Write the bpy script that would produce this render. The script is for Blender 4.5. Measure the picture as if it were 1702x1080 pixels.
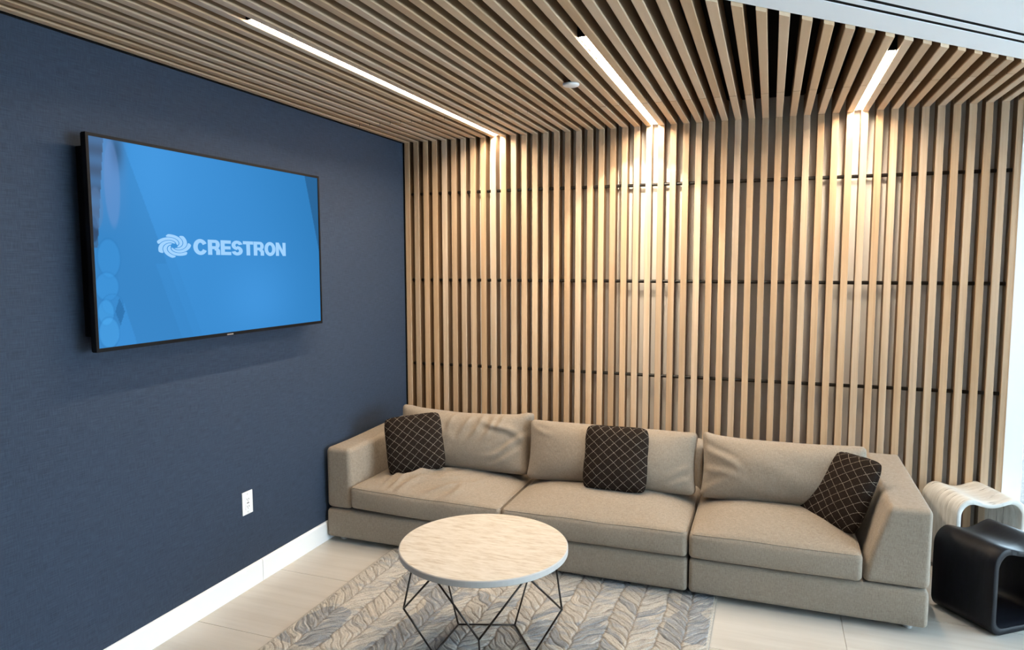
import bpy, math, random
import numpy as np
from mathutils import Matrix, Vector
random.seed(7); rng = np.random.RandomState(11)
S = bpy.context.scene; COL = S.collection
for o in list(bpy.data.objects): bpy.data.objects.remove(o)
R = math.radians

# ------------------------------------------------------------------ camera
cam = bpy.data.cameras.new('camera'); co = bpy.data.objects.new('camera', cam); COL.objects.link(co)
cam.sensor_fit = 'HORIZONTAL'; cam.sensor_width = 36; cam.lens = 1160.678 * 36 / 1702; cam.clip_start = .05; cam.clip_end = 200
r_ = Vector((0.93791696, 0.34685533, -0.0017783)); u_ = Vector((-0.02846411, 0.08207612, 0.99621951)); f_ = Vector((-0.34569, 0.93432055, -0.08685351))
M = Matrix.Identity(4)
for i in range(3): M[i][0] = r_[i]; M[i][1] = u_[i]; M[i][2] = -f_[i]; M[i][3] = (2.51595, -4.53327, 1.68461)[i]
co.matrix_world = M; S.camera = co
# ------------------------------------------------------------------ world, exposure
S.view_settings.view_transform = 'Standard'; S.view_settings.look = 'None'
S.view_settings.exposure = 0.16; S.view_settings.gamma = 1; S.view_settings.use_curve_mapping = False
W = bpy.data.worlds.new('overcast_sky'); S.world = W; W.use_nodes = True
bg = W.node_tree.nodes['Background']; bg.inputs['Color'].default_value = (0.66, 0.83, 1.0, 1); bg.inputs['Strength'].default_value = 12.5
sl_ = bpy.data.lights.new('sun', 'SUN'); sl_.energy = 28; sl_.angle = R(1.5); sl_.color = (1, .98, .95)
so = bpy.data.objects.new('sun', sl_); COL.objects.link(so); so.rotation_euler = Vector((.55, .30, -.78)).to_track_quat('-Z', 'Y').to_euler()
STRIP_POWER = 30.0          # radiance of the visible diffusers
BEAM_W = 13.5               # watts per metre of linear lamp
STRIP_COLOR = (1.0, .82, .61)

# ------------------------------------------------------------------ materials
def newmat(name):
    m = bpy.data.materials.new(name); m.use_nodes = True; nt = m.node_tree
    b = nt.nodes['Principled BSDF']; return m, nt, b
def plain(name, col, rough=.5, metal=0, spec=.5):
    m, nt, b = newmat(name); b.inputs['Base Color'].default_value = (*col, 1); b.inputs['Roughness'].default_value = rough
    b.inputs['Metallic'].default_value = metal; b.inputs['Specular IOR Level'].default_value = spec; return m
def N(nt, t, **kw):
    n = nt.nodes.new(t)
    for k, v in kw.items(): setattr(n, k, v)
    return n
def coords(nt, scale, offs_random=False):
    tc = N(nt, 'ShaderNodeTexCoord'); mp = N(nt, 'ShaderNodeMapping'); mp.inputs['Scale'].default_value = scale
    if offs_random:
        oi = N(nt, 'ShaderNodeObjectInfo'); mu = N(nt, 'ShaderNodeMath', operation='MULTIPLY'); mu.inputs[1].default_value = 40
        nt.links.new(oi.outputs['Random'], mu.inputs[0]); cb = N(nt, 'ShaderNodeCombineXYZ')
        for i in range(3): nt.links.new(mu.outputs[0], cb.inputs[i])
        ad = N(nt, 'ShaderNodeVectorMath', operation='ADD'); nt.links.new(tc.outputs['Object'], ad.inputs[0]); nt.links.new(cb.outputs[0], ad.inputs[1])
        nt.links.new(ad.outputs[0], mp.inputs['Vector'])
    else: nt.links.new(tc.outputs['Object'], mp.inputs['Vector'])
    return mp.outputs['Vector']
def noise(nt, vec, scale=1, detail=3, rough=.5):
    n = N(nt, 'ShaderNodeTexNoise'); n.inputs['Scale'].default_value = scale; n.inputs['Detail'].default_value = detail; n.inputs['Roughness'].default_value = rough
    nt.links.new(vec, n.inputs['Vector']); return n.outputs['Fac']
def ramp(nt, fac, stops):
    r = N(nt, 'ShaderNodeValToRGB'); e = r.color_ramp.elements
    while len(e) < len(stops): e.new(.5)
    for q, (p, c) in zip(e, stops): q.position = p; q.color = (*c, 1)
    nt.links.new(fac, r.inputs['Fac']); return r.outputs['Color']
def bump(nt, b, fac, strength, dist):
    bu = N(nt, 'ShaderNodeBump'); bu.inputs['Strength'].default_value = strength; bu.inputs['Distance'].default_value = dist
    nt.links.new(fac, bu.inputs['Height']); nt.links.new(bu.outputs['Normal'], b.inputs['Normal']); return bu
def mixc(nt, fac, a, c, mode='MIX'):
    m = N(nt, 'ShaderNodeMix', data_type='RGBA', blend_type=mode)
    for sock, v in ((m.inputs[0], fac), (m.inputs[6], a), (m.inputs[7], c)):
        if isinstance(v, (int, float)): sock.default_value = v
        elif isinstance(v, tuple): sock.default_value = (*v, 1)
        else: nt.links.new(v, sock)
    return m.outputs[2]
def mathn(nt, op, a, c=None):
    m = N(nt, 'ShaderNodeMath', operation=op)
    for i, v in enumerate((a, c)):
        if v is None: continue
        if isinstance(v, (int, float)): m.inputs[i].default_value = v
        else: nt.links.new(v, m.inputs[i])
    return m.outputs[0]

def wood(name, axis, k=1.0, dk=1.0):
    m, nt, b = newmat(name)
    sc = [55, 55, 55]; sc[axis] = 1.6
    v = coords(nt, sc, True)
    g = noise(nt, v, 1, 5, .6)
    sc2 = [9, 9, 9]; sc2[axis] = .7
    v2 = coords(nt, sc2, True); g2 = noise(nt, v2, 1, 2, .5)
    mid = (.60, .445, .305); w_ = lambda t: tuple(m_ + (q - m_) * k for m_, q in zip(mid, t))
    c = ramp(nt, g, [(.25, w_((.485, .36, .245))), (.5, mid), (.75, w_((.665, .525, .385)))])
    c2 = ramp(nt, g2, [(.3, (1 - .20 * k, 1 - .24 * k, 1 - .30 * k)), (.7, (1.0, 1.0, 1.0))])
    c = mixc(nt, 1.0, c, c2, 'MULTIPLY')
    oi = N(nt, 'ShaderNodeObjectInfo')
    t = ramp(nt, oi.outputs['Random'], [(0, (.80, .77, .74)), (.35, (.98, .90, .80)), (.7, (1, 1, 1)), (1, (1.0, 1.02, 1.06))])
    c = mixc(nt, 1.0, c, t, 'MULTIPLY')
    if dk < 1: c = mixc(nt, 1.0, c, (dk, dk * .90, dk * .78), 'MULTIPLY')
    nt.links.new(c, b.inputs['Base Color']); b.inputs['Roughness'].default_value = .5; b.inputs['Specular IOR Level'].default_value = .35 * dk
    bump(nt, b, g, .12 * k, .002); return m
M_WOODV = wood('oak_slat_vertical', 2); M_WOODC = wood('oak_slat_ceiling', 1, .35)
M_SIDEV = wood('darkened_oak_side_vertical', 2, .4, .50); M_SIDEC = wood('darkened_oak_side_ceiling', 1, .3, .45)  # same oak multiplied darker, for the side faces past the front lip

def fabric(name, c1, c2, c3):
    m, nt, b = newmat(name)
    vx = coords(nt, (420, 420, 60)); vz = coords(nt, (60, 60, 460)); vy = coords(nt, (480, 60, 60))
    a = noise(nt, vx, 1, 2, .6); d = noise(nt, vz, 1, 2, .6); e = noise(nt, vy, 1, 2, .6)
    s = mathn(nt, 'MULTIPLY', mathn(nt, 'ADD', mathn(nt, 'ADD', a, d), e), .3333)
    c = ramp(nt, s, [(.30, c1), (.5, c2), (.70, c3)])
    nt.links.new(c, b.inputs['Base Color']); b.inputs['Roughness'].default_value = .92; b.inputs['Specular IOR Level'].default_value = .15
    b.inputs['Sheen Weight'].default_value = .12
    bu = bump(nt, b, s, .3, .002)
    wv = N(nt, 'ShaderNodeTexNoise'); wv.inputs['Scale'].default_value = 9; wv.inputs['Detail'].default_value = 3; wv.inputs['Distortion'].default_value = 1.2
    nt.links.new(coords(nt, (1, 1, .8)), wv.inputs['Vector']); b2 = N(nt, 'ShaderNodeBump'); b2.inputs['Strength'].default_value = .30; b2.inputs['Distance'].default_value = .012
    nt.links.new(wv.outputs['Fac'], b2.inputs['Height']); nt.links.new(bu.outputs['Normal'], b2.inputs['Normal']); nt.links.new(b2.outputs['Normal'], b.inputs['Normal']); return m
M_SOFA = fabric('beige_linen_upholstery', (.200, .162, .124), (.292, .243, .193), (.385, .330, .270))
M_PIPING = plain('upholstery_seam', (.30, .24, .18), .95)

m, nt, b = newmat('navy_woven_wallcovering')
v = coords(nt, (10, 14, 420)); v2 = coords(nt, (10, 420, 26)); a = noise(nt, v, 1, 2); d = noise(nt, v2, 1, 2)
s = mathn(nt, 'MULTIPLY', mathn(nt, 'ADD', a, d), .5)
c = ramp(nt, s, [(.36, (.021, .034, .059)), (.5, (.029, .045, .077)), (.66, (.041, .060, .097))])
nt.links.new(c, b.inputs['Base Color']); b.inputs['Roughness'].default_value = .7; b.inputs['Specular IOR Level'].default_value = .3; bump(nt, b, s, .35, .002); M_NAVY = m

m, nt, b = newmat('beige_porcelain_tile')
v = coords(nt, (1.4, 26, 1), True); a = noise(nt, v, 1, 5, .6); v2 = coords(nt, (2, 5, 1), True); d = noise(nt, v2, 1, 2)
s = mathn(nt, 'ADD', mathn(nt, 'MULTIPLY', a, .6), mathn(nt, 'MULTIPLY', d, .4))
c = ramp(nt, s, [(.35, (.475, .445, .405)), (.5, (.52, .495, .455)), (.68, (.565, .54, .50))])
nt.links.new(c, b.inputs['Base Color']); b.inputs['Roughness'].default_value = .38; bump(nt, b, a, .05, .002); M_TILE = m
M_GROUT = plain('tile_grout', (.40, .34, .28), .9)
M_WHITE = plain('white_paint', (.90, .93, .95), .45)
M_GYP = plain('white_plaster_ceiling', (.84, .875, .91), .8)
M_BACK = plain('grey_plaster_behind_slats', (.70, .665, .62), .85)
M_BLACK = plain('matt_black_void', (.006, .006, .006), .9, 0, .1)
M_ROD = plain('black_steel_rod', (.012, .011, .010), .45)
M_WIRE = plain('dark_bronze_wire', (.035, .028, .024), .35, .6)
M_TVBEZ = plain('gloss_black_bezel', (.005, .005, .006), .5, 0, .15)
M_TVBODY = plain('matt_black_plastic', (.005, .005, .006), .7, 0, .1)
M_PLATE = plain('white_plastic_plate', (.84, .85, .86), .35)
M_SLOT = plain('dark_outlet_slots', (.03, .03, .03), .6)
M_SILVER = plain('silver_metal', (.6, .6, .6), .3, .9)
M_FOOT = plain('clear_plastic_glide', (.6, .6, .6), .2)
M_ALU = plain('white_aluminium_frame', (.78, .80, .82), .35)

def emis(name, col, st):
    m, nt, b = newmat(name); nt.nodes.remove(b); e = N(nt, 'ShaderNodeEmission'); e.inputs['Color'].default_value = (*col, 1); e.inputs['Strength'].default_value = st
    nt.links.new(e.outputs[0], nt.nodes['Material Output'].inputs['Surface']); return m
M_STRIP = emis('lit_linear_diffuser', STRIP_COLOR, STRIP_POWER)
M_LOGO = emis('screen_pale_blue_print', (.34, .62, .95), .95)

def marble(name, lo, mid, hi, sc, rough, ang=0):
    m, nt, b = newmat(name)
    v = coords(nt, sc); nt.nodes[-1]
    for n in nt.nodes:
        if n.type == 'MAPPING': n.inputs['Rotation'].default_value = (0, 0, ang)
    a = noise(nt, v, 1, 7, .68); c = ramp(nt, a, [(.34, lo), (.5, mid), (.66, hi)])
    nt.links.new(c, b.inputs['Base Color']); b.inputs['Roughness'].default_value = rough; bump(nt, b, a, .05, .001); return m
M_TOP = marble('veined_travertine_top', (.46, .385, .30), (.60, .55, .475), (.68, .635, .57), (14, 80, 14), .32, .18)
M_TOPSIDE = plain('pale_stone_rim', (.50, .475, .45), .6, 0, .2)

# whitewashed cracked wood / ebonised wood of the stools
m, nt, b = newmat('bleached_cracked_wood')
v = coords(nt, (5, 40, 9)); a = noise(nt, v, 1, 5, .6)
v2 = coords(nt, (7, 60, 3)); d = noise(nt, v2, 1, 3, .7)
c = ramp(nt, a, [(.3, (.54, .51, .465)), (.55, (.68, .66, .62)), (.75, (.78, .765, .74))])
cr = ramp(nt, d, [(.33, (.38, .37, .36)), (.39, (1, 1, 1))])
c = mixc(nt, 1.0, c, cr, 'MULTIPLY'); nt.links.new(c, b.inputs['Base Color']); b.inputs['Roughness'].default_value = .6; bump(nt, b, d, .2, .002); M_BLEACH = m
m, nt, b = newmat('ebonised_wood')
v = coords(nt, (4, 50, 8)); a = noise(nt, v, 1, 5, .6)
c = ramp(nt, a, [(.3, (.003, .0035, .006)), (.6, (.006, .007, .011)), (.8, (.012, .013, .018))])
nt.links.new(c, b.inputs['Base Color']); b.inputs['Roughness'].default_value = .42; b.inputs['Specular IOR Level'].default_value = .18; bump(nt, b, a, .08, .002); M_EBON = m

# dark brown throw pillow with thin stitched diamond lattice
m, nt, b = newmat('brown_pillow_with_stitched_lattice')
tc = N(nt, 'ShaderNodeTexCoord'); sx = N(nt, 'ShaderNodeSeparateXYZ'); nt.links.new(tc.outputs['Object'], sx.inputs[0])
wv = noise(nt, tc.outputs['Object'], 9, 2); wo = mathn(nt, 'MULTIPLY', mathn(nt, 'SUBTRACT', wv, .5), .016)
def lat(sign):
    t = mathn(nt, 'ADD', sx.outputs['X'], mathn(nt, 'MULTIPLY', sx.outputs['Y'], sign * 1.12))
    t = mathn(nt, 'ADD', t, wo)
    t = mathn(nt, 'ABSOLUTE', mathn(nt, 'SUBTRACT', mathn(nt, 'FRACT', mathn(nt, 'MULTIPLY', t, 1 / .060)), .5))
    return mathn(nt, 'LESS_THAN', t, .019)
ln = mathn(nt, 'MAXIMUM', lat(1), lat(-1))
nz = noise(nt, tc.outputs['Object'], 260, 1); dash = mathn(nt, 'GREATER_THAN', nz, .47)
ln = mathn(nt, 'MULTIPLY', ln, mathn(nt, 'ADD', mathn(nt, 'MULTIPLY', dash, .6), .25))
fz = noise(nt, tc.outputs['Object'], 420, 2)
base = ramp(nt, fz, [(.35, (.010, .007, .006)), (.65, (.026, .018, .014))])
c = mixc(nt, ln, base, (.40, .35, .29)); nt.links.new(c, b.inputs['Base Color']); b.inputs['Roughness'].default_value = .95; b.inputs['Specular IOR Level'].default_value = .1
bump(nt, b, fz, .5, .002); M_PILLOW = m

def vcol(name, emit=False, rough=.95):
    m, nt, b = newmat(name); at = N(nt, 'ShaderNodeAttribute'); at.attribute_name = 'Col'
    if emit:
        nt.nodes.remove(b); e = N(nt, 'ShaderNodeEmission'); nt.links.new(at.outputs['Color'], e.inputs['Color']); nt.links.new(e.outputs[0], nt.nodes['Material Output'].inputs['Surface'])
    else:
        v = coords(nt, (150, 420, 60)); a = noise(nt, v, 1, 3, .7); sh = ramp(nt, a, [(.3, (.62, .61, .60)), (.5, (.97, .97, .97)), (.68, (1.15, 1.15, 1.15))])
        c = mixc(nt, 1.0, at.outputs['Color'], sh, 'MULTIPLY'); nt.links.new(c, b.inputs['Base Color']); b.inputs['Roughness'].default_value = rough
        b.inputs['Specular IOR Level'].default_value = .1; bump(nt, b, a, .6, .004)
    return m
M_RUG = vcol('tufted_wool_pile'); M_SCREEN = vcol('lit_screen_picture', True)
m, nt, b = newmat('grey_gravel_paving'); v = coords(nt, (60, 60, 60)); a = noise(nt, v, 1, 4, .8)
c = ramp(nt, a, [(.38, (.006, .006, .006)), (.5, (.018, .018, .018)), (.62, (.05, .05, .05))]); nt.links.new(c, b.inputs['Base Color']); b.inputs['Roughness'].default_value = .9; M_GRAVEL = m
m, nt, b = newmat('window_glass'); b.inputs['Base Color'].default_value = (1, 1, 1, 1); b.inputs['Roughness'].default_value = 0; b.inputs['Transmission Weight'].default_value = 1; b.inputs['IOR'].default_value = 1.45
tr = N(nt, 'ShaderNodeBsdfTransparent'); tr.inputs['Color'].default_value = (.94, .97, .96, 1); gl = N(nt, 'ShaderNodeBsdfGlossy'); gl.inputs['Roughness'].default_value = 0
fr = N(nt, 'ShaderNodeFresnel'); mx = N(nt, 'ShaderNodeMixShader'); nt.links.new(fr.outputs[0], mx.inputs[0]); nt.links.new(tr.outputs[0], mx.inputs[1]); nt.links.new(gl.outputs[0], mx.inputs[2])
nt.links.new(mx.outputs[0], nt.nodes['Material Output'].inputs['Surface']); nt.nodes.remove(b); M_GLASS = m

# ------------------------------------------------------------------ mesh helpers
def mesh_np(name, V, F, mat, smooth=False):
    me = bpy.data.meshes.new(name); me.from_pydata([tuple(map(float, v)) for v in V], [], [tuple(int(i) for i in f) for f in F]); me.update()
    if mat: me.materials.append(mat)
    if smooth: me.polygons.foreach_set('use_smooth', [True] * len(me.polygons))
    return me
def link(name, me, parent=None, loc=(0, 0, 0), rot=None):
    o = bpy.data.objects.new(name, me); COL.objects.link(o); o.location = loc
    if rot is not None: o.rotation_euler = rot
    if parent: o.parent = parent
    return o
def tag(o, label, cat, group=None):
    o['label'] = label; o['category'] = cat
    if group: o['group'] = group
    return o
def thing(name, label, cat, loc=(0, 0, 0), group=None, rot=None):
    return tag(link(name, None, None, loc, rot), label, cat, group)
def struct(o): o['kind'] = 'structure'; return o
class MB:
    def __init__(s): s.V = []; s.F = []
    def add(s, V, F):
        n = len(s.V); s.V += [tuple(v) for v in V]; s.F += [tuple(i + n for i in f) for f in F]; return s
    def box(s, x0, x1, y0, y1, z0, z1):
        V = [(x, y, z) for z in (z0, z1) for y in (y0, y1) for x in (x0, x1)]
        return s.add(V, [(0, 2, 3, 1), (4, 5, 7, 6), (0, 1, 5, 4), (2, 6, 7, 3), (0, 4, 6, 2), (1, 3, 7, 5)])
    def prism(s, poly, a0, a1, axis):   # poly in the two other axes, extruded along axis
        n = len(poly); V = []
        for a in (a0, a1):
            for p in poly:
                q = list(p); q.insert(axis, a); V.append(q)
        F = [tuple(range(n))[::-1], tuple(range(n, 2 * n))] + [(i, (i + 1) % n, n + (i + 1) % n, n + i) for i in range(n)]
        return s.add(V, F)
    def tube(s, pts, r, n=8, closed=False):
        P = [Vector(p) for p in pts]; V = []; m = len(P); up = None
        for i, p in enumerate(P):
            a = P[i - 1] if (i > 0 or closed) else p; c = P[(i + 1) % m] if (i < m - 1 or closed) else p
            t = (c - a).normalized()
            if up is None: up = t.orthogonal()
            up = (up - t * up.dot(t)).normalized(); w = t.cross(up)
            for k in range(n):
                an = 2 * math.pi * k / n; V.append(p + (up * math.cos(an) + w * math.sin(an)) * r)
        F = []
        for i in range(m if closed else m - 1):
            for k in range(n):
                a = i * n + k; b2 = i * n + (k + 1) % n; j = (i + 1) % m
                F.append((a, b2, j * n + (k + 1) % n, j * n + k))
        if not closed: F += [tuple(range(n))[::-1], tuple((m - 1) * n + k for k in range(n))]
        return s.add(V, F)
    def lathe(s, prof, n=32, c=(0, 0, 0)):
        V = []; m = len(prof)
        for k in range(n):
            a = 2 * math.pi * k / n
            for (r, z) in prof: V.append((c[0] + r * math.cos(a), c[1] + r * math.sin(a), c[2] + z))
        F = [(k * m + i, ((k + 1) % n) * m + i, ((k + 1) % n) * m + i + 1, k * m + i + 1) for k in range(n) for i in range(m - 1)]
        F += [tuple(k * m for k in range(n))[::-1], tuple(k * m + m - 1 for k in range(n))]
        return s.add(V, F)
    def me(s, name, mat, smooth=False, bevel=0):
        me = mesh_np(name, s.V, s.F, mat, smooth)
        import bmesh
        bm = bmesh.new(); bm.from_mesh(me); bmesh.ops.recalc_face_normals(bm, faces=bm.faces)
        if bevel: bmesh.ops.bevel(bm, geom=list(bm.edges), offset=bevel, segments=2, affect='EDGES', profile=.7)
        bm.to_mesh(me); bm.free(); return me
    def obj(s, name, mat, parent=None, smooth=False, bevel=0, loc=(0, 0, 0), rot=None):
        return link(name, s.me(name, mat, smooth, bevel), parent, loc, rot)

def softbox(lo, hi, r, step=.02, deform=None, k=4):
    """rounded, densely meshed box between lo and hi; deform(P)->P moves the points"""
    lo = np.array(lo, float); hi = np.array(hi, float); c = (lo + hi) / 2; h = (hi - lo) / 2; r = min(r, min(h) * .98)
    ax = []
    for i in range(3):
        e = [h[i] - r + r * math.tan(R(45) * j / k) for j in range(k + 1)]
        n = max(2, int(2 * (h[i] - r) / step)); mid = list(np.linspace(-(h[i] - r), h[i] - r, n + 1))
        ax.append(np.array([-q for q in e[::-1]][:-1] + mid + e[1:]))
    key = {}; V = []; F = []
    def vid(p):
        q = (round(p[0], 5), round(p[1], 5), round(p[2], 5))
        if q not in key: key[q] = len(V); V.append(p)
        return key[q]
    for a in range(3):
        b2, c2 = (a + 1) % 3, (a + 2) % 3
        for sg in (-1, 1):
            G = []
            for i in ax[b2]:
                row = []
                for j in ax[c2]:
                    p = [0, 0, 0]; p[a] = sg * h[a]; p[b2] = i; p[c2] = j; row.append(vid(p))
                G.append(row)
            for i in range(len(G) - 1):
                for j in range(len(G[0]) - 1):
                    f = (G[i][j], G[i + 1][j], G[i + 1][j + 1], G[i][j + 1]); F.append(f if sg > 0 else f[::-1])
    V = np.array(V); cl = np.clip(V, -(h - r), h - r); d = V - cl; nn = np.linalg.norm(d, axis=1, keepdims=True)
    V = cl + d / nn * r
    if deform: V = deform(V, h)
    return V + c, F
def soft(name, lo, hi, r, mat, parent, deform=None, step=.02, k=4):
    V, F = softbox(lo, hi, r, step, deform, k); return link(name, mesh_np(name, V, F, mat, True), parent)

H = 2.5525
def stuff_noise(P, sc, seed):     # smooth value noise by summed sines
    rs = np.random.RandomState(seed); out = 0
    for _ in range(6):
        k = rs.normal(size=3) * sc; out = out + np.sin(P @ k + rs.uniform(0, 6.28))
    return out / 6

# ================================================================== SETTING
floor = struct(MB().box(-.02, 7.0, -9, .08, -.10, -.004).obj('floor', M_GROUT))
tile_me = {}
for i in range(-1, 6):
    for j in range(-15, 2):
        x0 = .475 + 1.2 * i; x1 = x0 + 1.2; y0 = -.87 + .6 * j; y1 = y0 + .6
        x0 = max(x0, 0); y1 = min(y1, .06); x1 = min(x1, 7); y0 = max(y0, -9)
        if x1 - x0 < .02 or y1 - y0 < .02: continue
        kx = (round(x1 - x0, 3), round(y1 - y0, 3))
        if kx not in tile_me:
            w, d = kx[0] / 2 - .0012, kx[1] / 2 - .0012; tile_me[kx] = MB().box(-w, w, -d, d, -.010, 0).me('floor_tile', M_TILE, bevel=.0008)
        link('floor_tile', tile_me[kx], floor, ((x0 + x1) / 2, (y0 + y1) / 2, 0))
wl = struct(MB().box(-.14, 0, -9, .20, 0, 2.75).obj('wall_left', M_NAVY))
struct(MB().box(.0, .006, -9, -.02, H - .004, H + .03).obj('shadow_gap_strip', M_BLACK))      # black strip standing in for the shadow gap above the navy wall
struct(MB().box(0, .010, .002, .082, 0, H + .1).obj('corner_shadow_strip', M_BLACK))  # black strip standing in for the shadow line in the slat wall corner
# baseboard (two lengths meeting in a joint)
bb = struct(MB().box(0, .003, -9, -.1, 0, .118).obj('baseboard_left', M_GYP))
for y0, y1 in ((-9, -1.6135), (-1.6105, -.12)):
    MB().prism([(0, 0), (.013, 0), (.013, .108), (.009, .117), (0, .117)], y0, y1, 1).obj('baseboard_length', M_WHITE, bb)
# back wall with slats and rods
wb = struct(MB().box(0, 3.80, .082, .22, 0, 2.75).obj('wall_back', M_BACK))
MEAS = [675.3,689.8,705.8,719.9,735.9,751.7,766.2,782.2,799.8,816.6,833.1,849.4,867,884.6,902.1,920.2,938.2,955.8,974.9,992.9,1012,1030.6,1050.5,1070.8,1090.2,1109.7,1130.4,1151.3,1172,1191.8,1214.5,1237,1259.7,1281.5,1304,1327,1350,1373.3,1397.4,1420.9,1445.8,1469.2,1494,1519.2,1545.5,1570.7,1596.4,1623,1648.4,1673.2]
def slat_x(px):                # survey reading of each slat's left edge on the wall plane
    d = f_ + r_ * (px - 851) / 1160.678 - u_ * (466 - 540) / 1160.678; t = 4.53327 / d.y; return 2.51595 + d.x * t
XS = [slat_x(p) for p in MEAS]
fitc = np.polyfit(range(50), XS, 3); XS = [.35 * a + .65 * float(np.polyval(fitc, i)) for i, a in enumerate(XS)]
pitch = (XS[-1] - XS[40]) / 9
for k in range(50, 59): XS.append(XS[-1] + .0762)
SW = .0368; SD = .080; ch = .0012
def slat_prof(a0, a1, b0, b1): return [(a0 + ch, b0), (a1 - ch, b0), (a1, b0 + ch), (a1, b0 + .009), (a1, b1), (a0, b1), (a0, b0 + .009), (a0, b0 + ch)]
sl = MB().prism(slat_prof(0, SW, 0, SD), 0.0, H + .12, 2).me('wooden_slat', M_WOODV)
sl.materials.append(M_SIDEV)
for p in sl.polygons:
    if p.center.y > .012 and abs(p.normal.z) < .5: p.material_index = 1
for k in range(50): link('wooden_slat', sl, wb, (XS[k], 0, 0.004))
for z in (.957, 1.572, 2.19):
    MB().tube([(.004, .036, z), (XS[49] + .01, .036, z)], .0108, 8).obj('horizontal_rod', M_ROD, wb, True)
# ceiling: black plenum, slats, plaster soffit beyond the 45 degree edge
ce = struct(MB().box(-.02, 7.05, -9.05, .25, H + .135, H + .20).obj('ceiling', M_BLACK))
CH = .095; HG = H + .012; D0 = 4.352
LAMPS = [(.737, -2.43, .005), (1.803, -1.825, .005), (2.958, -1.205, .005)]
JY = -.64; JM = MB()
for k, x in enumerate(XS):
    x0, x1 = x, x + SW
    if x0 > 4.30: break
    ya, yb = x0 - D0, x1 - D0         # 45 degree cut
    def piece(A, B, C, D2):      # footprint y at x0/x1 near end, far end
        c = .0022; V = []
        lerp = lambda y0_, y1_, x: y0_ + (y1_ - y0_) * (x - x0) / (x1 - x0)
        for z, xa, xb in ((H, x0 + c, x1 - c), (H + c, x0, x1), (H + .007, x0, x1), (H + CH, x0, x1)):
            V += [(xa, lerp(A, B, xa), z), (xb, lerp(A, B, xb), z), (xb, D2, z), (xa, C, z)]
        F_ = [(0, 1, 2, 3), (12, 15, 14, 13)]
        for l_ in (0, 4, 8): F_ += [(l_ + i, l_ + 4 + i, l_ + 4 + (i + 1) % 4, l_ + (i + 1) % 4) for i in range(4)]
        return MB().add(V, F_)
    end = -.0005 if k < 50 else .07
    def place(mb):
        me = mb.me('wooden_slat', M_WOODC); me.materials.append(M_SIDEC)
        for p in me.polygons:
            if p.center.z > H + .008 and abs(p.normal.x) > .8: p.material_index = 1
        cx, cy = x0, min(v[1] for v in mb.V)
        for vv in me.vertices: vv.co.x -= cx; vv.co.y -= cy; vv.co.z -= H
        link('wooden_slat', me, ce, (cx, cy, H))
    if yb < JY - .1:
        place(piece(ya, yb, JY - .004, JY - .004)); place(piece(JY + .004, JY + .004, end, end)); JM.box(x0 + .001, x1 - .001, JY - .0045, JY + .0045, H + .0015, H + .09)
    else: place(piece(ya, yb, end, end))
jo = JM.obj('slat_joint', M_BLACK, ce); jo['kind'] = 'stuff'
# plaster soffit, in strips around two air slots, all parallel to the diagonal edge
def strip(d0, d1, z0=HG, z1=H + .135):
    return [(0 + d0 - D0 * 0, 0)]
def diag(c):   # line Y = X - c clipped to room x 0..7, y -9..0.06
    return (max(0, -9 + c), max(-c, -9)), (min(7.0, .06 + c), min(.06, 7.0 - c))
def plaster(c0, c1):
    a, b2 = diag(c0); c_, d_ = diag(c1)
    return MB().prism([a, b2, d_, c_], HG, H + .134, 2)
a, b2 = diag(D0 + .299)
plaster(D0 + .006, D0 + .188).obj('plaster_panel', M_GYP, ce)
plaster(D0 + .221, D0 + .266).obj('plaster_panel', M_GYP, ce)
for s0, s1 in ((D0 + .188, D0 + .221), (D0 + .266, D0 + .299)):
    e0, e1 = diag(s0); c_, d_ = diag(s1); MB().prism([e0, e1, d_, c_], HG + .003, HG + .02, 2).obj('air_slot', M_BLACK, ce)
MB().prism([a, b2, (7.0, .06), (7.0, -9), (0, -9)], HG, H + .134, 2).obj('plaster_panel', M_GYP, ce)
# white column closing the slat wall, glazing beyond it
struct(MB().box(3.762, 3.852, -.004, .115, 0, 2.75).obj('trim_2', M_WHITE, bevel=.002))
def window(name, p0, p1, n, ztop=2.60):
    """glazed wall from p0 to p1 (2-D), n panes"""
    d = Vector((p1[0] - p0[0], p1[1] - p0[1])); L = d.length; ang = math.atan2(d.y, d.x)
    w = struct(MB().box(0, L, -.03, .03, 0, .06).obj(name, M_ALU, loc=(p0[0], p0[1], 0), rot=(0, 0, ang)))
    MB().box(0, L, -.03, .03, ztop - .06, ztop + .1).obj('head_rail', M_ALU, w)
    for i in range(n + 1): MB().box(L * i / n - .025, L * i / n + .025, -.03, .03, .06, ztop - .06).obj('mullion', M_ALU, w)
    for i in range(n): MB().box(L * i / n + .025, L * (i + 1) / n - .025, -.004, .004, .06, ztop - .06).obj('pane', M_GLASS, w)
    return w
window('window_1', (3.828, .15), (6.95, .15), 3)
window('window_2', (7.0, .10), (7.0, -4.6), 3)
struct(MB().box(6.97, 7.10, -9.05, -4.6, 0, 2.75).obj('wall_right', bpy.data.materials['warm_grey_wall'] if 'warm_grey_wall' in bpy.data.materials else plain('warm_grey_wall', (.42, .40, .37), .8)))
struct(MB().box(-.14, 7.05, -9.12, -9.0, 0, 2.75).obj('wall_rear', plain('warm_grey_wall', (.42, .40, .37), .8)))
M_CONC = plain('pale_concrete', (.55, .57, .60), .9)
struct(MB().box(-30, 40, -30, 40, -.25, -.11).obj('paving', M_CONC))
struct(MB().box(3.88, 12, .20, 9, -.10, -.02).obj('terrace', M_GRAVEL))

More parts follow.
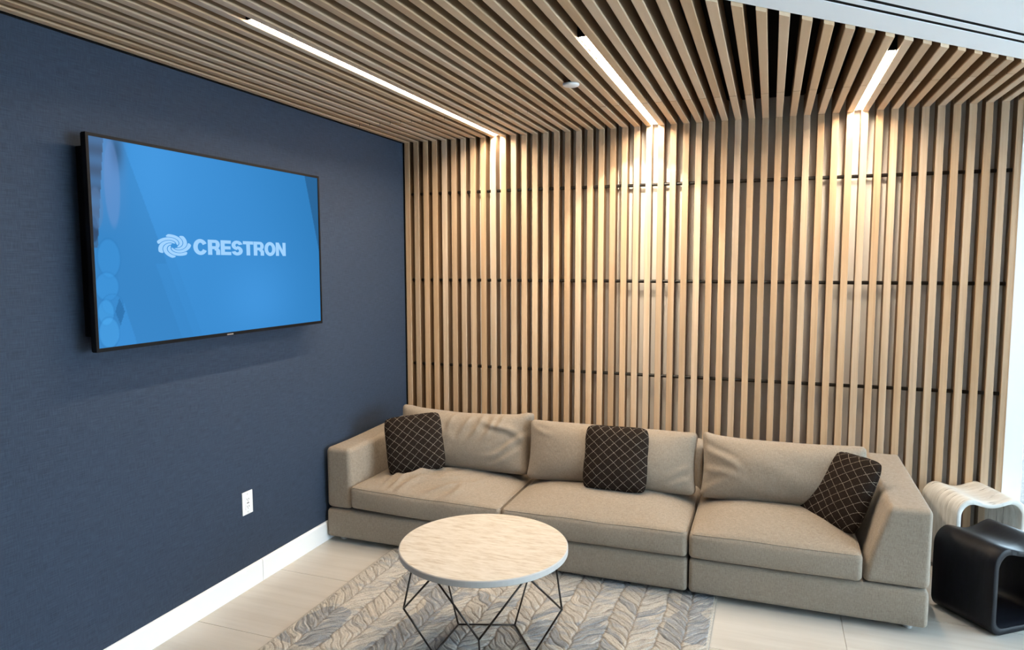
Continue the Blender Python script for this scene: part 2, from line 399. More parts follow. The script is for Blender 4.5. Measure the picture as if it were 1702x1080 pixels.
# ================================================================== LINEAR LAMPS
for i, (x, y0, y1) in enumerate(LAMPS):
    # sit in the slat gap: find the gap centre nearest x
    k = min(range(len(XS) - 1), key=lambda q: abs((XS[q] + SW + XS[q + 1]) / 2 - x)); g0, g1 = XS[k] + SW, XS[k + 1]
    xc = (g0 + g1) / 2; hw = (g1 - g0) / 2 - .0008; L = y1 - y0
    words = ['longest', 'middle-length', 'shortest'][i]
    where = ['nearest the navy wall', 'in the middle of the slatted ceiling', 'near the white plaster soffit at right'][i]
    t = thing('linear_ceiling_light', f'{words} recessed white linear light {where}', 'ceiling light', (xc, y0, H + .011), 'linear lights between the ceiling slats')
    hb = MB(); hb.box(-hw, -hw + .0025, 0, L, 0, .05); hb.box(hw - .0025, hw, 0, L, 0, .05); hb.box(-hw, hw, 0, L, .04, .05); hb.box(-hw, hw, -.002, 0, -.004, .05)
    hb.obj('housing', M_BLACK, t)
    MB().box(-hw + .0028, hw - .0028, .002, L, .0, .006).obj('diffuser', M_STRIP, t)
    al = bpy.data.lights.new('linear_lamp_beam', 'AREA'); al.shape = 'RECTANGLE'; al.size = 2 * hw - .008; al.size_y = L - .01; al.energy = BEAM_W * L; al.color = STRIP_COLOR; al.spread = R(180)
    ao = bpy.data.objects.new('linear_lamp_beam', al); COL.objects.link(ao); ao.parent = t; ao.location = (0, L / 2, -.0008)
    spw, spb, spx = [(16, .6, 0), (50, .18, -.10), (18, .6, 0)][i]          # added spot, no part of the fixture: casts the scallop on the slat wall
    sp = bpy.data.lights.new('added_scallop_spot', 'SPOT'); sp.energy = spw; sp.color = STRIP_COLOR; sp.spot_size = R(66); sp.spot_blend = spb; sp.shadow_soft_size = .012
    spo = bpy.data.objects.new('added_scallop_spot', sp); COL.objects.link(spo); spo.parent = t; spo.location = (0, L - .52, -.006); spo.rotation_euler = Vector((spx, .60, -.79)).to_track_quat('-Z', 'Y').to_euler()
    MB().box(-.004, .004, -.10, -.003, .045, .05).obj('mounting_strap', M_BLACK, t)
# concealed sprinkler cap between slats
t = thing('ceiling_sensor', 'small round white sensor cap under the slatted ceiling', 'sensor', (1.584, -1.187, H - .012))
MB().lathe([(.001, -.001), (.036, 0), (.040, .003), (.040, .011), (.001, .0115)], 32).obj('cap', M_PLATE, t, True)
MB().lathe([(.001, .0115), (.012, .0115), (.012, .12), (.001, .12)], 12).obj('stem', M_BLACK, t, True)

# ================================================================== TELEVISION
TY0, TY1, TZ0, TZ1, TX = -2.592, -1.150, 1.348, 2.181, .10
tv = thing('television', 'large flat television on navy wall showing a blue screen', 'television', (0, 0, 0))
bz = MB()
bw = .012
bz.box(TX - .022, TX, TY0, TY1, TZ1 - bw, TZ1); bz.box(TX - .022, TX, TY0, TY1, TZ0, TZ0 + bw + .003)
bz.box(TX - .022, TX, TY0, TY0 + bw, TZ0 + bw + .003, TZ1 - bw); bz.box(TX - .022, TX, TY1 - bw, TY1, TZ0 + bw + .003, TZ1 - bw)
bz.obj('bezel', M_TVBEZ, tv)
MB().box(TX - .030, TX - .0205, TY0 + .002, TY1 - .002, TZ0 + .002, TZ1 - .002).obj('back_panel', M_TVBODY, tv, bevel=.003)
MB().box(.001, TX - .028, TY0 + .033, TY1 - .033, TZ0 + .055, TZ1 - .042).obj('rear_housing', M_TVBODY, tv, bevel=.006)
o = MB().box(.048, .058, TY0 + .0315, TY0 + .034, TZ0 + .062, TZ0 + .085).obj('port_label', M_SILVER, tv); o['label'] = 'tiny pale sticker on television side'
MB().box(TX - .004, TX + .0012, -1.905, -1.865, TZ0 + .0025, TZ0 + .0085).obj('maker_badge', M_SILVER, tv)
# screen picture as a coloured grid
SY0, SY1, SZ0, SZ1 = TY0 + bw, TY1 - bw, TZ0 + bw + .003, TZ1 - bw
nx, nz = 360, 200
yy, zz = np.meshgrid(np.linspace(SY0, SY1, nx), np.linspace(SZ0, SZ1, nz)); V = np.stack([np.full(yy.size, TX - .0035), yy.ravel(), zz.ravel()], 1)
idx = np.arange(nx * nz).reshape(nz, nx); F = np.stack([idx[:-1, :-1], idx[:-1, 1:], idx[1:, 1:], idx[1:, :-1]], -1).reshape(-1, 4)
def s2l(c): c = np.array(c, float) / 255; return np.where(c <= .04045, c / 12.92, ((c + .055) / 1.055) ** 2.4)
Y, Z = yy.ravel(), zz.ravel(); u = (Y - SY0) / (SY1 - SY0); w = (Z - SZ0) / (SZ1 - SZ0)
def mixa(a, b2, t): t = np.clip(t, 0, 1)[:, None]; return a * (1 - t) + b2 * t
colr = np.tile(np.array([66., 150, 222]), (len(Y), 1))
colr = mixa(colr, np.array([52., 132, 198]), np.clip((u - .25) / .75, 0, 1) * .9 + .15 * np.sin(u * 5 + w * 3))
colr = mixa(colr, np.array([72., 158, 232]), np.exp(-((u - .62) / .18) ** 2 - ((w - .18) / .25) ** 2) * .7)
colr = mixa(colr, np.array([76., 162, 236]), np.exp(-((u - .2) / .12) ** 2 - ((w - .9) / .35) ** 2) * .6)
def line(y0, z0, y1, z1): return Y - (y0 + (Z - z0) / (z1 - z0) * (y1 - y0))   # >0 right of line
l1 = line(-2.430, 2.168, -2.109, 1.374); l2 = line(-2.30, 1.70, -2.178, 1.38); l3 = line(-2.458, 1.532, -2.409, 1.375)
colr[l1 < 0] *= .94; colr[(l1 > -.0) & (l1 < .05) & (Z < 1.75)] *= .985
colr[(l2 > 0) & (Z < 1.69) & (l1 < 0)] *= 1.03
colr[(line(-2.52, 1.30, -2.45, 1.56) > 0) & (l3 < 0) & (Z < 1.56)] *= 1.06
colr[line(-1.274, 2.162, -1.17, 1.79) > 0] *= np.array([.86, .80, .80])
lft = np.clip((-2.40 - Y) / .10, 0, 1)
smoky = lft * np.clip((Z - 1.80) / .25, 0, 1)
colr = mixa(colr, np.array([112., 150, 205]), smoky * .55)
colr = mixa(colr, np.array([58., 92, 130]), np.exp(-((Y + 2.46) / .03) ** 2 - ((Z - 2.13) / .07) ** 2) * .8)
colr = mixa(colr, np.array([72., 92, 122]), ((Y < -2.515 - (2.168 - Z) * .11) & (Z > 1.75)) * (.85 - .35 * np.sin(Z * 40) ** 2))
for cy, cz, ra, rb, c in [(-2.515, 1.71, .05, .075, (66, 158, 232)), (-2.53, 1.60, .052, .055, (70, 165, 240)), (-2.51, 1.53, .045, .04, (62, 148, 220)), (-2.54, 1.50, .035, .05, (80, 178, 250)), (-2.53, 1.42, .045, .06, (84, 180, 252)), (-2.575, 1.82, .02, .05, (40, 60, 90)), (-2.56, 1.90, .03, .08, (100, 140, 190)), (-2.485, 2.0, .035, .17, (118, 155, 215))]:
    d = ((Y - cy) / ra) ** 2 + ((Z - cz) / rb) ** 2
    colr = mixa(colr, np.array(c, float), np.clip((1.15 - d) * 3, 0, 1) * .45); colr = mixa(colr, np.array([46., 120, 185]), np.exp(-((d - 1.05) / .10) ** 2) * .35 * (Z < 1.8))
colr = mixa(colr, np.array([48., 116, 176]), ((np.abs(Y + 2.478) + np.abs(Z - 1.50) * .4) < .022) * .8)
lin = s2l(np.clip(colr, 0, 255)) * .84; me = mesh_np('screen', V, F, M_SCREEN)
at = me.color_attributes.new('Col', 'FLOAT_COLOR', 'POINT'); at.data.foreach_set('color', np.concatenate([lin, np.ones((len(lin), 1))], 1).ravel())
link('screen', me, tv)
# wordmark
wm = MB(); TH = .31; CX = [0.0]
def glyph(ch):                     # heavy grotesque capitals, unit height, from plain strokes; returns width
    ox = CX[0]
    def P_(pts): wm.add([(TX - .0028, ox + p[0], p[1]) for p in pts], [tuple(range(len(pts)))])
    def rect(x0, x1, y0, y1): P_([(x0, y0), (x1, y0), (x1, y1), (x0, y1)])
    def ring(cx, cy, ro, so, ri, si, a0, a1, n=28):
        V = []
        for j in range(n + 1):
            a = R(a0 + (a1 - a0) * j / n); c_, s_ = math.cos(a), math.sin(a)
            V += [(TX - .0028, ox + cx + ro * c_, cy + so * s_), (TX - .0028, ox + cx + ri * c_, cy + si * s_)]
        wm.add(V, [(2 * j, 2 * j + 2, 2 * j + 3, 2 * j + 1) for j in range(n)])
    t = TH; h = .22
    if ch == 'C': w_ = 1.0; ring(.5, .5, .5, .52, .5 - t, .28, 28, 332)
    elif ch == 'O': w_ = 1.0; ring(.5, .5, .5, .52, .5 - t, .28, 0, 360)
    elif ch == 'E': w_ = .80; rect(0, t, 0, 1); rect(t, .80, 0, h); rect(t, .76, .39, .60); rect(t, .79, 1 - h, 1)
    elif ch == 'T': w_ = .86; rect(.43 - t / 2, .43 + t / 2, 0, 1 - h); rect(0, .86, 1 - h, 1)
    elif ch == 'N': w_ = .94; rect(0, t * .95, 0, 1); rect(.94 - t * .95, .94, 0, 1); P_([(t * .95, 1), (0.0, 1), (.94 - t * .95, 0), (.94, 0)])
    elif ch == 'R':
        w_ = .92; rect(0, t, 0, 1); rect(t, .56, 1 - h * .9, 1); rect(t, .56, .38, .58); ring(.56, .69, .33, .31, .33 - t, .11, -90, 90)
        rect(.90 - t, .90, 0, .28); ring(.50, .26, .40, .24, .40 - t, .04, 0, 95)
    elif ch == 'S':
        w_ = .90; ring(.45, .69, .44, .325, .44 - t, .11, 12, 270); ring(.45, .31, .45, .325, .45 - t, .11, 90, -168)
    CX[0] = ox + w_ + .03
for ch in 'CRESTRON': glyph(ch)
tot = CX[0] - .03; WV = [(x, -2.089 + y / tot * .634, 1.7295 + z * .0690) for x, y, z in wm.V]
o = link('wordmark', mesh_np('wordmark', WV, wm.F, M_LOGO), tv); o['label'] = 'pale blue capital-letter wordmark on the screen'
sw = MB(); NB = 7; cyy, czz = -2.1955, 1.7655; NR = 22
for kb in range(NB):
    V = []
    for j in range(NR + 1):
        rr = .20 + .80 * j / NR; ph_ = 2 * math.pi * kb / NB + 2.75 - 3.1 * (1 - rr); gap = .055 / rr + .05
        wdt = 2 * math.pi / NB - gap
        tip = max(0, (rr - .80) / .20); wdt2 = wdt * (1 - tip ** 1.6 * .92)
        for q in range(5):
            a = ph_ + wdt2 * q / 4 - wdt * .35 * tip * 0; V.append((TX - .0028, cyy + .0945 * rr * math.cos(a), czz + .0515 * rr * math.sin(a)))
    sw.add(V, [(j * 5 + q, j * 5 + q + 1, (j + 1) * 5 + q + 1, (j + 1) * 5 + q) for j in range(NR) for q in range(4)])
o = link('swirl_emblem', mesh_np('swirl_emblem', sw.V, sw.F, M_LOGO), tv); o['label'] = 'pale blue spiral swirl emblem'

# ================================================================== OUTLET
t = thing('wall_outlet', 'white wall outlet low on the navy wall', 'outlet', (0, -1.701, .455))
MB().box(0, .005, -.0375, .0375, -.060, .060).obj('cover_plate', M_PLATE, t, bevel=.0018)
MB().box(.004, .0075, -.017, .017, -.034, .034).obj('receptacle', M_WHITE, t, bevel=.001)
sm_ = MB()
for z in (.019, -.019):
    for y in (-.0065, .0065): sm_.box(.0073, .0078, y - .0014, y + .0014, z - .004, z + .006)
    sm_.box(.0073, .0078, -.002, .002, z - .011, z - .007)
sm_.box(.0073, .0078, -.008, .008, -.003, -.0005); sm_.box(.0073, .0078, -.008, .008, .0005, .003)
sm_.obj('sockets', M_SLOT, t)
for z in (.047, -.047): MB().lathe([(.0005, .0), (.003, 0), (.003, .0008), (.0005, .001)], 12).obj('screw', M_SILVER, t, loc=(.0048, 0, z), rot=(0, R(90), 0))

# ================================================================== RUG
rug = thing('area_rug', 'grey and beige rug with carved chevron leaf pattern under the round table', 'rug', (0, 0, 0))
RX0, RX1, RY0, RY1 = .458, 2.308, -3.35, -.93
MB().box(RX0, RX1, RY0, RY1, .0005, .007).obj('backing', plain('rug_backing', (.30, .27, .24), .95), rug)
nx, ny = 620, 860
gx, gy = np.meshgrid(np.linspace(RX0, RX1, nx), np.linspace(RY0, RY1, ny)); X = gx.ravel(); Yq = gy.ravel()
cwid = 1.85 / 16; colu = (X - RX0) / cwid; ci = np.floor(colu).astype(int); fx = colu - ci; sgn = np.where(ci % 2 == 0, 1, -1)
def vnoise(a, b2, seed):
    rs = np.random.RandomState(seed); T = rs.rand(256, 256); ia, ib = np.floor(a).astype(int), np.floor(b2).astype(int); fa, fb = a - ia, b2 - ib
    fa = fa * fa * (3 - 2 * fa); fb = fb * fb * (3 - 2 * fb); g = lambda i, j: T[i % 256, j % 256]
    return (g(ia, ib) * (1 - fa) + g(ia + 1, ib) * fa) * (1 - fb) + (g(ia, ib + 1) * (1 - fa) + g(ia + 1, ib + 1) * fa) * fb
lp = .060; wx = .018 * (vnoise(X * 18, Yq * 18, 1) - .5) ; wob = .045 * (vnoise(X * 14, Yq * 14, 2) - .5)
colu = (X + wx - RX0) / cwid; ci = np.floor(colu).astype(int); fx = colu - ci; sgn = np.where(ci % 2 == 0, 1, -1)
slope = sgn * (fx - .5) * cwid * 1.05
ph = (Yq + wob + slope + ci * .03) / lp; li = np.floor(ph).astype(int); fy = ph - li
leafx = 1 - (np.abs(fx - .5) * 2) ** 5; leafy = 1 - (np.abs(fy - .5) * 2) ** 3; leaf = np.clip(leafx * leafy * 1.7, 0, 1)
hsh = (np.abs(np.sin(ci * 12.9898 + li * 78.233) * 43758.5453)) % 1; hs2 = (np.abs(np.sin(ci * 39.346 + li * 11.135) * 24634.6345)) % 1
P3 = np.stack([X, Yq, X * 0], 1); big = stuff_noise(P3, 3.0, 5) * 1.6; fine = rng.rand(len(X))
strk = vnoise(X * 34, (Yq + wob + slope) * 260, 3); strk2 = vnoise(X * 60, (Yq + wob + slope) * 420, 4)
zz = .0065 + .0065 * leaf + .0035 * (strk - .5) + .002 * (strk2 - .5) + .001 * (fine - .5)
edge = np.minimum(np.minimum(X - RX0, RX1 - X), np.minimum(Yq - RY0, RY1 - Yq)); zz = np.where(edge < .012, .009, zz); zz = np.where(edge < .002, .002, zz)
cream, gray, blue, dark = np.array([.62, .585, .525]), np.array([.38, .37, .355]), np.array([.24, .27, .31]), np.array([.12, .115, .11])
base = mixa(np.tile(cream, (len(X), 1)), gray, np.clip(.28 + big * .45 + (hsh - .5) * .35, 0, 1))
patch = vnoise(X * 5, Yq * 5, 9); isb = ((patch > .60) & (hs2 < .8)) | (hs2 < .05); base = mixa(base, blue, isb * (.75 + .4 * (strk - .5)))
base = mixa(base, dark, (1 - leaf) ** 2 * .55 * (.5 + strk))
base = mixa(base, dark, np.clip((strk - .60) * 3.0, 0, 1) * .42 * (.6 + .6 * hsh)); base = mixa(base, dark, np.clip((strk2 - .66) * 4, 0, 1) * .42); base = mixa(base, blue * 1.2, np.clip((vnoise(X * 9 + 3, Yq * 40, 12) - .62) * 4, 0, 1) * .55)
ring = (np.abs(((fx - .5) * 2) ** 2 + ((fy - .5) * 2) ** 2 - .38) < .12) & (ci < 7) & (hsh > .5) & (patch > .4); base = mixa(base, dark, ring * .45)
base = mixa(base, np.array([.74, .69, .62]), np.clip((.3 - strk) * 4, 0, 1) * .5)
base = np.where((edge < .014)[:, None], np.array([.48, .46, .42]) * (.7 + .5 * fine[:, None]), base)
idx = np.arange(nx * ny).reshape(ny, nx); F = np.stack([idx[:-1, :-1], idx[:-1, 1:], idx[1:, 1:], idx[1:, :-1]], -1).reshape(-1, 4)
me = bpy.data.meshes.new('pile'); me.vertices.add(len(X)); me.vertices.foreach_set('co', np.stack([X, Yq, zz], 1).astype(np.float32).ravel())
me.loops.add(F.size); me.loops.foreach_set('vertex_index', F.ravel().astype(np.int32)); me.polygons.add(len(F)); me.polygons.foreach_set('loop_start', (np.arange(len(F)) * 4).astype(np.int32)); me.update(calc_edges=True)
me.materials.append(M_RUG); at = me.color_attributes.new('Col', 'FLOAT_COLOR', 'POINT'); at.data.foreach_set('color', np.concatenate([base, np.ones((len(base), 1))], 1).astype(np.float32).ravel())
o = link('pile', me, rug); o['kind'] = 'stuff'

# ================================================================== COFFEE TABLE
tx, ty, th = 1.384, -1.831, -1.234; z0, r0, r1, z1, r2, z2 = .019, .223, .350, .242, .317, .452
tb = thing('round_coffee_table', 'round pale stone-topped coffee table on geometric wire base', 'table', (tx, ty, 0))
top = MB().lathe([(.001, 0), (.358, 0), (.364, .004), (.364, .026), (.362, .029), (.359, .030), (.001, .030)], 96)
me = top.me('tabletop', M_TOP); me.materials.append(M_TOPSIDE)
for p in me.polygons:
    rr = math.hypot(p.center.x, p.center.y)
    if rr > .36: p.material_index = 1
o = link('tabletop', me, tb, (0, 0, z2)); o['label'] = 'round cream veined stone top'
def pt(i, rr, z, off=0): a = th + 2 * math.pi * (i + off) / 5; return (rr * math.cos(a), rr * math.sin(a), z)
wr = .0042
for i in range(5):
    MB().tube([pt(i, r0, z0), pt(i, r1, z1)], wr).obj('lower_strut', M_WIRE, tb, True)
    MB().tube([pt(i, r1, z1), pt(i, r2, z2, .5)], wr).obj('upper_strut', M_WIRE, tb, True)
    MB().tube([pt(i, r1, z1), pt(i, r2, z2, -.5)], wr).obj('upper_strut', M_WIRE, tb, True)
    MB().tube([pt(i, r0, z0), pt(i + 1, r0, z0)], wr).obj('floor_ring_rod', M_WIRE, tb, True)
MB().tube([pt(i, r2, z2 - .003, .5) for i in range(5)], wr * .9, closed=True).obj('top_ring', M_WIRE, tb, True)

# ================================================================== SOFA
sofa = thing('sectional_sofa', 'long beige linen three-section sofa against the slat wall', 'sofa', (0, 0, 0))
SX = [(.018, 1.158), (1.166, 2.162), (2.170, 3.228)]
def soft_noise(amp, sc, seed):
    def f(P, h): Q = P.copy(); Q += (stuff_noise(P, sc, seed)[:, None]) * amp * np.sign(P) * np.array([.5, 1, .5]); return Q
    return f
def basedef(P, h):
    Q = P.copy(); Q[:, 1] -= .006 * (1 - (P[:, 2] / h[2]) ** 2) * (P[:, 1] < 0); return Q
for x0, x1 in SX:
    soft('base', (x0, -1.040, .030), (x1, -.105, .207), .022, M_SOFA, sofa, basedef, .05)
    soft('back_frame', (max(x0, .17), -.29, .200), (min(x1, 3.07), -.105, .605), .035, M_SOFA, sofa, None, .05)
    for fx_ in (x0 + .07, x1 - .07):
        for fy_ in (-.97, -.17): MB().lathe([(.001, 0), (.020, 0), (.022, .034), (.001, .034)], 16).obj('foot', M_FOOT, sofa, True, loc=(fx_, fy_, .0 if fy_ > -.9 or fx_ < .46 or fx_ > 2.31 else .0145))
# arms
def arm_l(P, h):
    Q = P.copy(); t_ = (P[:, 2] + h[2]) / (2 * h[2]); Q[:, 2] += .006 * np.sin(P[:, 1] * 5) * t_
    Q[:, 0] += .008 * (P[:, 0] > 0) * np.sin(np.pi * t_); return Q
soft('armrest', (.018, -1.040, .213), (.185, -.105, .590), .030, M_SOFA, sofa, arm_l, .03)
def arm_r(P, h):
    Q = P.copy(); t_ = (P[:, 2] + h[2]) / (2 * h[2]); wgt = (h[0] - P[:, 0]) / (2 * h[0])
    Q[:, 0] += wgt * (.100 * t_ ** 1.25) ; back = (P[:, 1] + h[1]) / (2 * h[1]); Q[:, 0] += .010 * t_ * (1 - wgt)*0
    Q[:, 2] += .020 * back * t_
    Q[:, 0] -= .010 * np.sin(np.pi * t_) * (P[:, 0] < 0) * back
    return Q
soft('armrest', (2.955, -1.040, .213), (3.230, -.105, .582), .028, M_SOFA, sofa, arm_r, .03)
# seat cushions
def folds(P, L):    # gaussian creases: (x, y, angle, length, width, amp)
    out = np.zeros(len(P))
    for (x, y, a, ln_, wd, amp) in L:
        dx, dy = P[:, 0] - x, P[:, 1] - y; s_ = dx * math.cos(a) + dy * math.sin(a); n_ = -dx * math.sin(a) + dy * math.cos(a)
        n_ = n_ + .03 * np.sin(s_ * 14 + x * 9); out += amp * np.exp(-(s_ / ln_) ** 2) * (np.exp(-(n_ / wd) ** 2) - .6 * np.exp(-((n_ - wd * 1.7) / wd) ** 2))
    return out
def seat_def(seed, crown, L=(), slack=0, lift=0):
    def f(P, h):
        Q = P.copy(); u_s = P[:, 0] / h[0]; v_s = P[:, 1] / h[1]; w_s = P[:, 2] / h[2]; up = np.clip(w_s, 0, 1)
        Q[:, 2] += crown * (1 - np.abs(u_s) ** 3.2) * (1 - np.abs(np.clip(v_s, -1, 0)) ** 2.6) * up
        Q[:, 2] += up * (.004 * stuff_noise(P, 9, seed) + folds(P, L))
        Q[:, 1] -= .010 * (1 - w_s ** 2) * (v_s < 0) * (1 - np.abs(u_s) ** 4) - (v_s < 0) * .004 * stuff_noise(P, 12, seed + 1)
        Q[:, 0] += np.sign(u_s) * 0
        Q[:, 2] += lift * (1 - (u_s + 1) / 2) * (1 - (v_s + 1) / 2)
        Q[:, 2] -= slack * np.sin(np.pi * (u_s + 1) / 2) * (v_s < 0) * (-v_s) ** 3 * .6
        return Q
    return f
FLK = 2.0
FL = [(a + .10, b_ + .0, c__, d__, e__ * 1.0, f__ * FLK) for (a, b_, c__, d__, e__, f__) in [(-.25, -.16, 1.1, .13, .022, .011), (-.17, -.20, .95, .15, .022, .012), (-.09, -.17, .8, .12, .024, .010), (-.30, -.03, 1.3, .10, .020, .007), (-.02, -.25, 1.0, .09, .022, .010), (-.36, -.20, 1.2, .10, .022, .006), (.05, -.28, 1.3, .07, .024, .007), (-.20, -.10, 1.2, .13, .02, .009), (-.12, -.12, 1.0, .14, .018, .009), (.0, -.12, .9, .12, .018, .009), (.10, -.16, .8, .10, .02, .008), (-.28, -.24, 1.1, .09, .02, .009)]]
SC = [((.192, 1.156), .058, FL, .012, .016, 3), ((1.162, 2.160), .078, [(.1, -.2, .3, .2, .05, .003)], .004, 0, 8), ((2.168, 2.952), .080, [(-.2, -.1, .5, .2, .05, .003)], .003, 0, 13)]
for (x0, x1), crown, L, slack, lift, seed in SC:
    dfm = seat_def(seed, crown, L, slack, lift); lo, hi = (x0, -1.056, .214), (x1, -.30, .346)
    c = soft('seat_cushion', lo, hi, .024, M_SOFA, sofa, dfm, .0125)
    h = (np.array(hi) - np.array(lo)) / 2; cc = (np.array(hi) + np.array(lo)) / 2; e = .0235
    q = h[2] - .006
    ring = [(-h[0] + .006, y, q) for y in np.linspace(h[1] - .1, -h[1] + e, 14)] + [(x, -h[1] + .006, q) for x in np.linspace(-h[0] + e, h[0] - e, 50)] + [(h[0] - .006, y, q) for y in np.linspace(-h[1] + e, h[1] - .1, 14)]
    rp = dfm(np.array(ring), h) + cc
    MB().tube([tuple(p) for p in rp], .0022, 6).obj('piping', M_SOFA, c, True)
# back cushions
def back_cushion(x0, x1, zt, yf, tilt, thick, L, ears, seed, sag, zb=.395):
    wdt = (x1 - x0); hh = (zt - zb)
    def f(P, h):
        Q = P.copy(); u_s = P[:, 0] / h[0]; w_s = P[:, 2] / h[2]; fr = np.clip(-P[:, 1] / h[1], -1, 1)
        bulge = (1 - np.abs(u_s) ** 2.6) * (1 - np.abs(w_s) ** 2.4)
        Q[:, 1] -= fr * bulge * .052; pinch = (1 - (1 - np.abs(u_s) ** 6) * (1 - np.abs(w_s) ** 5)); Q[:, 1] *= 1 - .33 * pinch
        PP = np.stack([P[:, 0], P[:, 2], P[:, 1]], 1)
        Q[:, 1] -= np.clip(fr, 0, 1) * (.005 * stuff_noise(P, 9, seed) + folds(PP, L))
        tp = np.clip(w_s, 0, 1) ** 3
        Q[:, 2] -= tp * sag * (1 - u_s ** 2) ; Q[:, 2] += tp * .004 * stuff_noise(P, 14, seed + 2)
        Q[:, 2] += tp * (ears[0] * np.clip(-u_s, 0, 1) ** 10 + ears[1] * np.clip(u_s, 0, 1) ** 10)
        Q[:, 0] -= u_s * .016 * (1 - w_s ** 2)
        return Q
    V, F = softbox((-wdt / 2, -thick / 2, 0), (wdt / 2, thick / 2, hh), .034, .0125, f)
    return link('back_cushion', mesh_np('back_cushion', V, F, M_SOFA, True), sofa, ((x0 + x1) / 2, yf + thick / 2, zb), (-tilt, 0, 0))
back_cushion(.262, 1.158, .765, -.655, R(13), .175,
    [(.30, .08, 2.6, .12, .02, .016), (.34, -.02, .35, .12, .016, .016), (.30, -.10, .25, .10, .018, .012), (.05, .12, 1.5, .08, .016, .016), (.12, .11, 1.45, .09, .016, .016), (-.04, .13, 1.65, .08, .016, .012), (.2, .11, 1.3, .09, .016, .016), (-.12, .13, 1.6, .07, .016, .010), (.26, .13, 1.1, .07, .016, .012), (-.2, .0, .1, .3, .04, .006)], (.010, .022), 21, .022)
back_cushion(1.168, 2.158, .742, -.70, R(13), .175, [(-.40, .12, -.6, .06, .014, .008), (.42, -.12, .1, .09, .012, .008), (.42, -.06, .2, .07, .012, .006), (.1, -.03, .02, .35, .06, .005)], (.004, .002), 31, .002)
back_cushion(2.180, 3.012, .738, -.70, R(13), .175, [(-.33, .06, -.7, .10, .018, .014), (-.34, -.02, -.45, .10, .018, .010), (-.36, -.10, .2, .08, .016, .008), (.0, .0, -.1, .3, .05, .005)], (.026, .0), 41, .008)

# ================================================================== THROW PILLOWS
def pillow(cx, rv, s, T, label, seed):
    n = 44; g = np.linspace(-1, 1, n); U, Vv = np.meshgrid(g, g); U = np.sign(U) * (1 - (1 - np.abs(U)) ** 1.4); Vv = np.sign(Vv) * (1 - (1 - np.abs(Vv)) ** 1.4)
    PV = []; rs = np.random.RandomState(seed)
    bx = 1 - .020 * (1 - Vv ** 2); by = 1 - .020 * (1 - U ** 2)
    cr = 1 - .085 * (np.abs(U * Vv)) ** 5
    xx = U * s / 2 * bx * cr; yy2 = Vv * s / 2 * by * cr
    thick = T * np.clip((1 - np.abs(U) ** 3.0) * (1 - np.abs(Vv) ** 3.0), 0, 1) ** .5 + .004
    wr_ = .004 * stuff_noise(np.stack([xx.ravel(), yy2.ravel(), xx.ravel() * 0], 1), 28, seed).reshape(xx.shape)
    for sg in (1, -1): PV.append(np.stack([xx, yy2, sg * (thick + wr_ * (thick > .02))], -1).reshape(-1, 3))
    V = np.concatenate(PV); idx = np.arange(n * n).reshape(n, n); F = []
    q = np.stack([idx[:-1, :-1], idx[:-1, 1:], idx[1:, 1:], idx[1:, :-1]], -1).reshape(-1, 4); F += q.tolist(); F += (q[:, ::-1] + n * n).tolist()
    bd = list(idx[0, :]) + list(idx[1:, -1]) + list(idx[-1, -2::-1]) + list(idx[-2:0:-1, 0])
    for i in range(len(bd)): a, b2 = bd[i], bd[(i + 1) % len(bd)]; F.append([b2, a, a + n * n, b2 + n * n])
    ang = math.sqrt(sum(q * q for q in rv)); Rm = Matrix.Rotation(ang, 3, Vector(rv).normalized()) @ Matrix(((1, 0, 0), (0, 0, -1), (0, 1, 0)))
    t = thing('throw_pillow', label, 'pillow', cx, 'dark brown lattice pillows on the sofa'); t.rotation_euler = Rm.to_euler()
    link('pillow_cover', mesh_np('pillow_cover', V, F, M_PILLOW, True), t)
    pp = [tuple((V[i] + V[i + n * n]) / 2 * np.array([1.004, 1.004, 1])) for i in bd]
    MB().tube(pp, .0035, 6, closed=True).obj('piping', M_PILLOW, t, True)
pillow((.462, -.735, .572), (-.28, -.19, .38), .355, .056, 'dark brown lattice pillow by the left armrest', 1)
pillow((1.722, -.705, .590), (-.33, -.01, .02), .360, .060, 'dark brown lattice pillow upright on the middle seat', 2)
pillow((2.862, -.705, .545), (-.46, .195, -.76), .384, .056, 'dark brown lattice pillow tilted against the right armrest', 3)

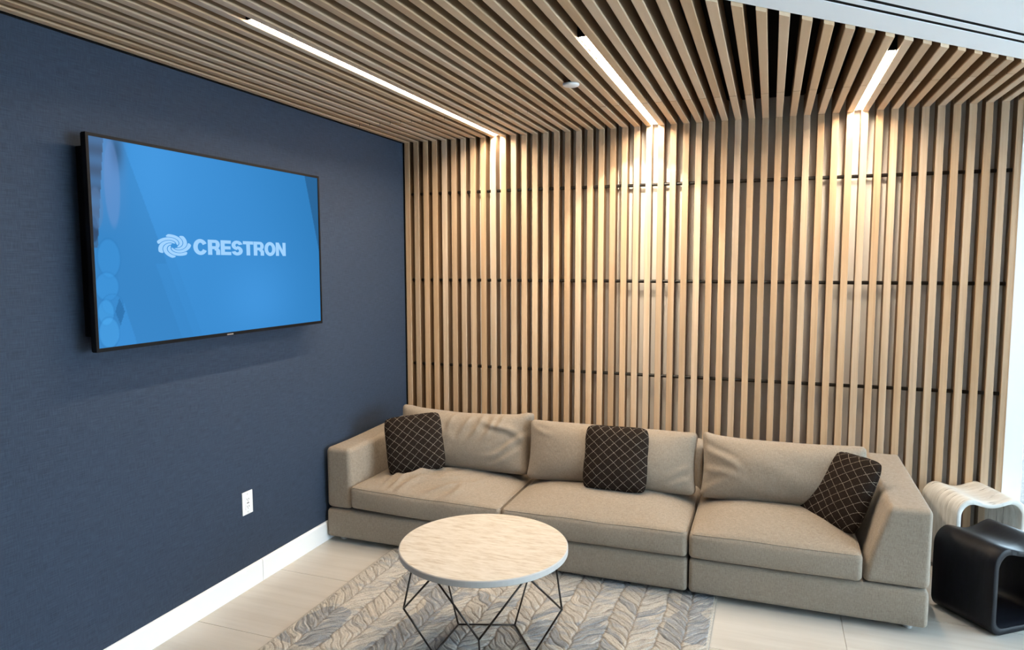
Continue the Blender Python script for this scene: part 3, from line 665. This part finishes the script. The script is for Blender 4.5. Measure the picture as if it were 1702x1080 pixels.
# ================================================================== STOOLS
def stool(name, label, fl, ang, Wd, Dp, Ht, mat, thick=.030):
    """tube stool with a saddle seat: profile in local x (width) / z (height), extruded along local y (depth)"""
    def prof(inset):
        P = []; x0, x1, z0_, z1_ = inset, Wd - inset, inset, Ht - inset; rad = .062 - inset * .55
        rt = .085 - inset * .5
        def arc(cx, cz, rr, a0, a1, n=10):
            for j in range(n + 1): a = R(a0 + (a1 - a0) * j / n); P.append([cx + rr * math.cos(a), cz + rr * math.sin(a)])
        arc(x0 + rad, z0_ + rad, rad, 180, 270); arc(x1 - rad, z0_ + rad, rad, 270, 360)
        arc(x1 - rt, z1_ - rt, rt, 0, 90)
        xa, xb = x1 - rt, x0 + rt
        for j in range(1, 24):
            t_ = j / 24; P.append([xa + (xb - xa) * t_, z1_])
        arc(x0 + rt, z1_ - rt, rt, 90, 180)
        for p in P:
            if p[1] > Ht * .6:
                t_ = (p[0] / Wd - .5) * 2; wgt = (p[1] - Ht * .6) / (Ht * .4)
                p[1] -= (.030 * (.5 + .5 * math.cos(math.pi * min(1, abs(t_) / .72)))) * wgt
        return P
    A, B = prof(0), prof(thick); n = len(A); V = []
    ys = [0, .003, Dp * .25, Dp * .5, Dp * .75, Dp - .003, Dp]
    for y in ys:
        e = .003 if y in (0, Dp) else 0
        for p, q in zip(A, B):
            d = Vector((q[0] - p[0], q[1] - p[1])).normalized(); V.append((p[0] + d.x * e, y, p[1] + d.y * e))
        for p, q in zip(A, B):
            d = Vector((p[0] - q[0], p[1] - q[1])).normalized(); V.append((q[0] + d.x * e, y, q[1] + d.y * e))
    F = []; m2 = 2 * n; L = len(ys)
    for r__ in range(L - 1):
        for i in range(n):
            j = (i + 1) % n
            F.append((r__ * m2 + i, r__ * m2 + j, (r__ + 1) * m2 + j, (r__ + 1) * m2 + i)); F.append((r__ * m2 + n + j, r__ * m2 + n + i, (r__ + 1) * m2 + n + i, (r__ + 1) * m2 + n + j))
    for i in range(n):
        j = (i + 1) % n; F.append((i, n + i, n + j, j)); b_ = (L - 1) * m2; F.append((b_ + i, b_ + j, b_ + n + j, b_ + n + i))
    mb = MB(); mb.add(V, F); o = mb.obj(name, mat, None, True, loc=(fl[0], fl[1], .0005), rot=(0, 0, ang))
    md = o.modifiers.new('edge', 'EDGE_SPLIT'); md.split_angle = R(50)
    return tag(o, label, 'stool')
stool('tube_stool', 'black wooden tube stool with open end facing viewer', (3.492, -.955), R(37.5), .42, .315, .405, M_EBON)
stool('tube_stool', 'whitewashed cracked-wood tube stool behind the black one', (3.465, -.385), R(20), .368, .32, .455, M_BLEACH, .026)
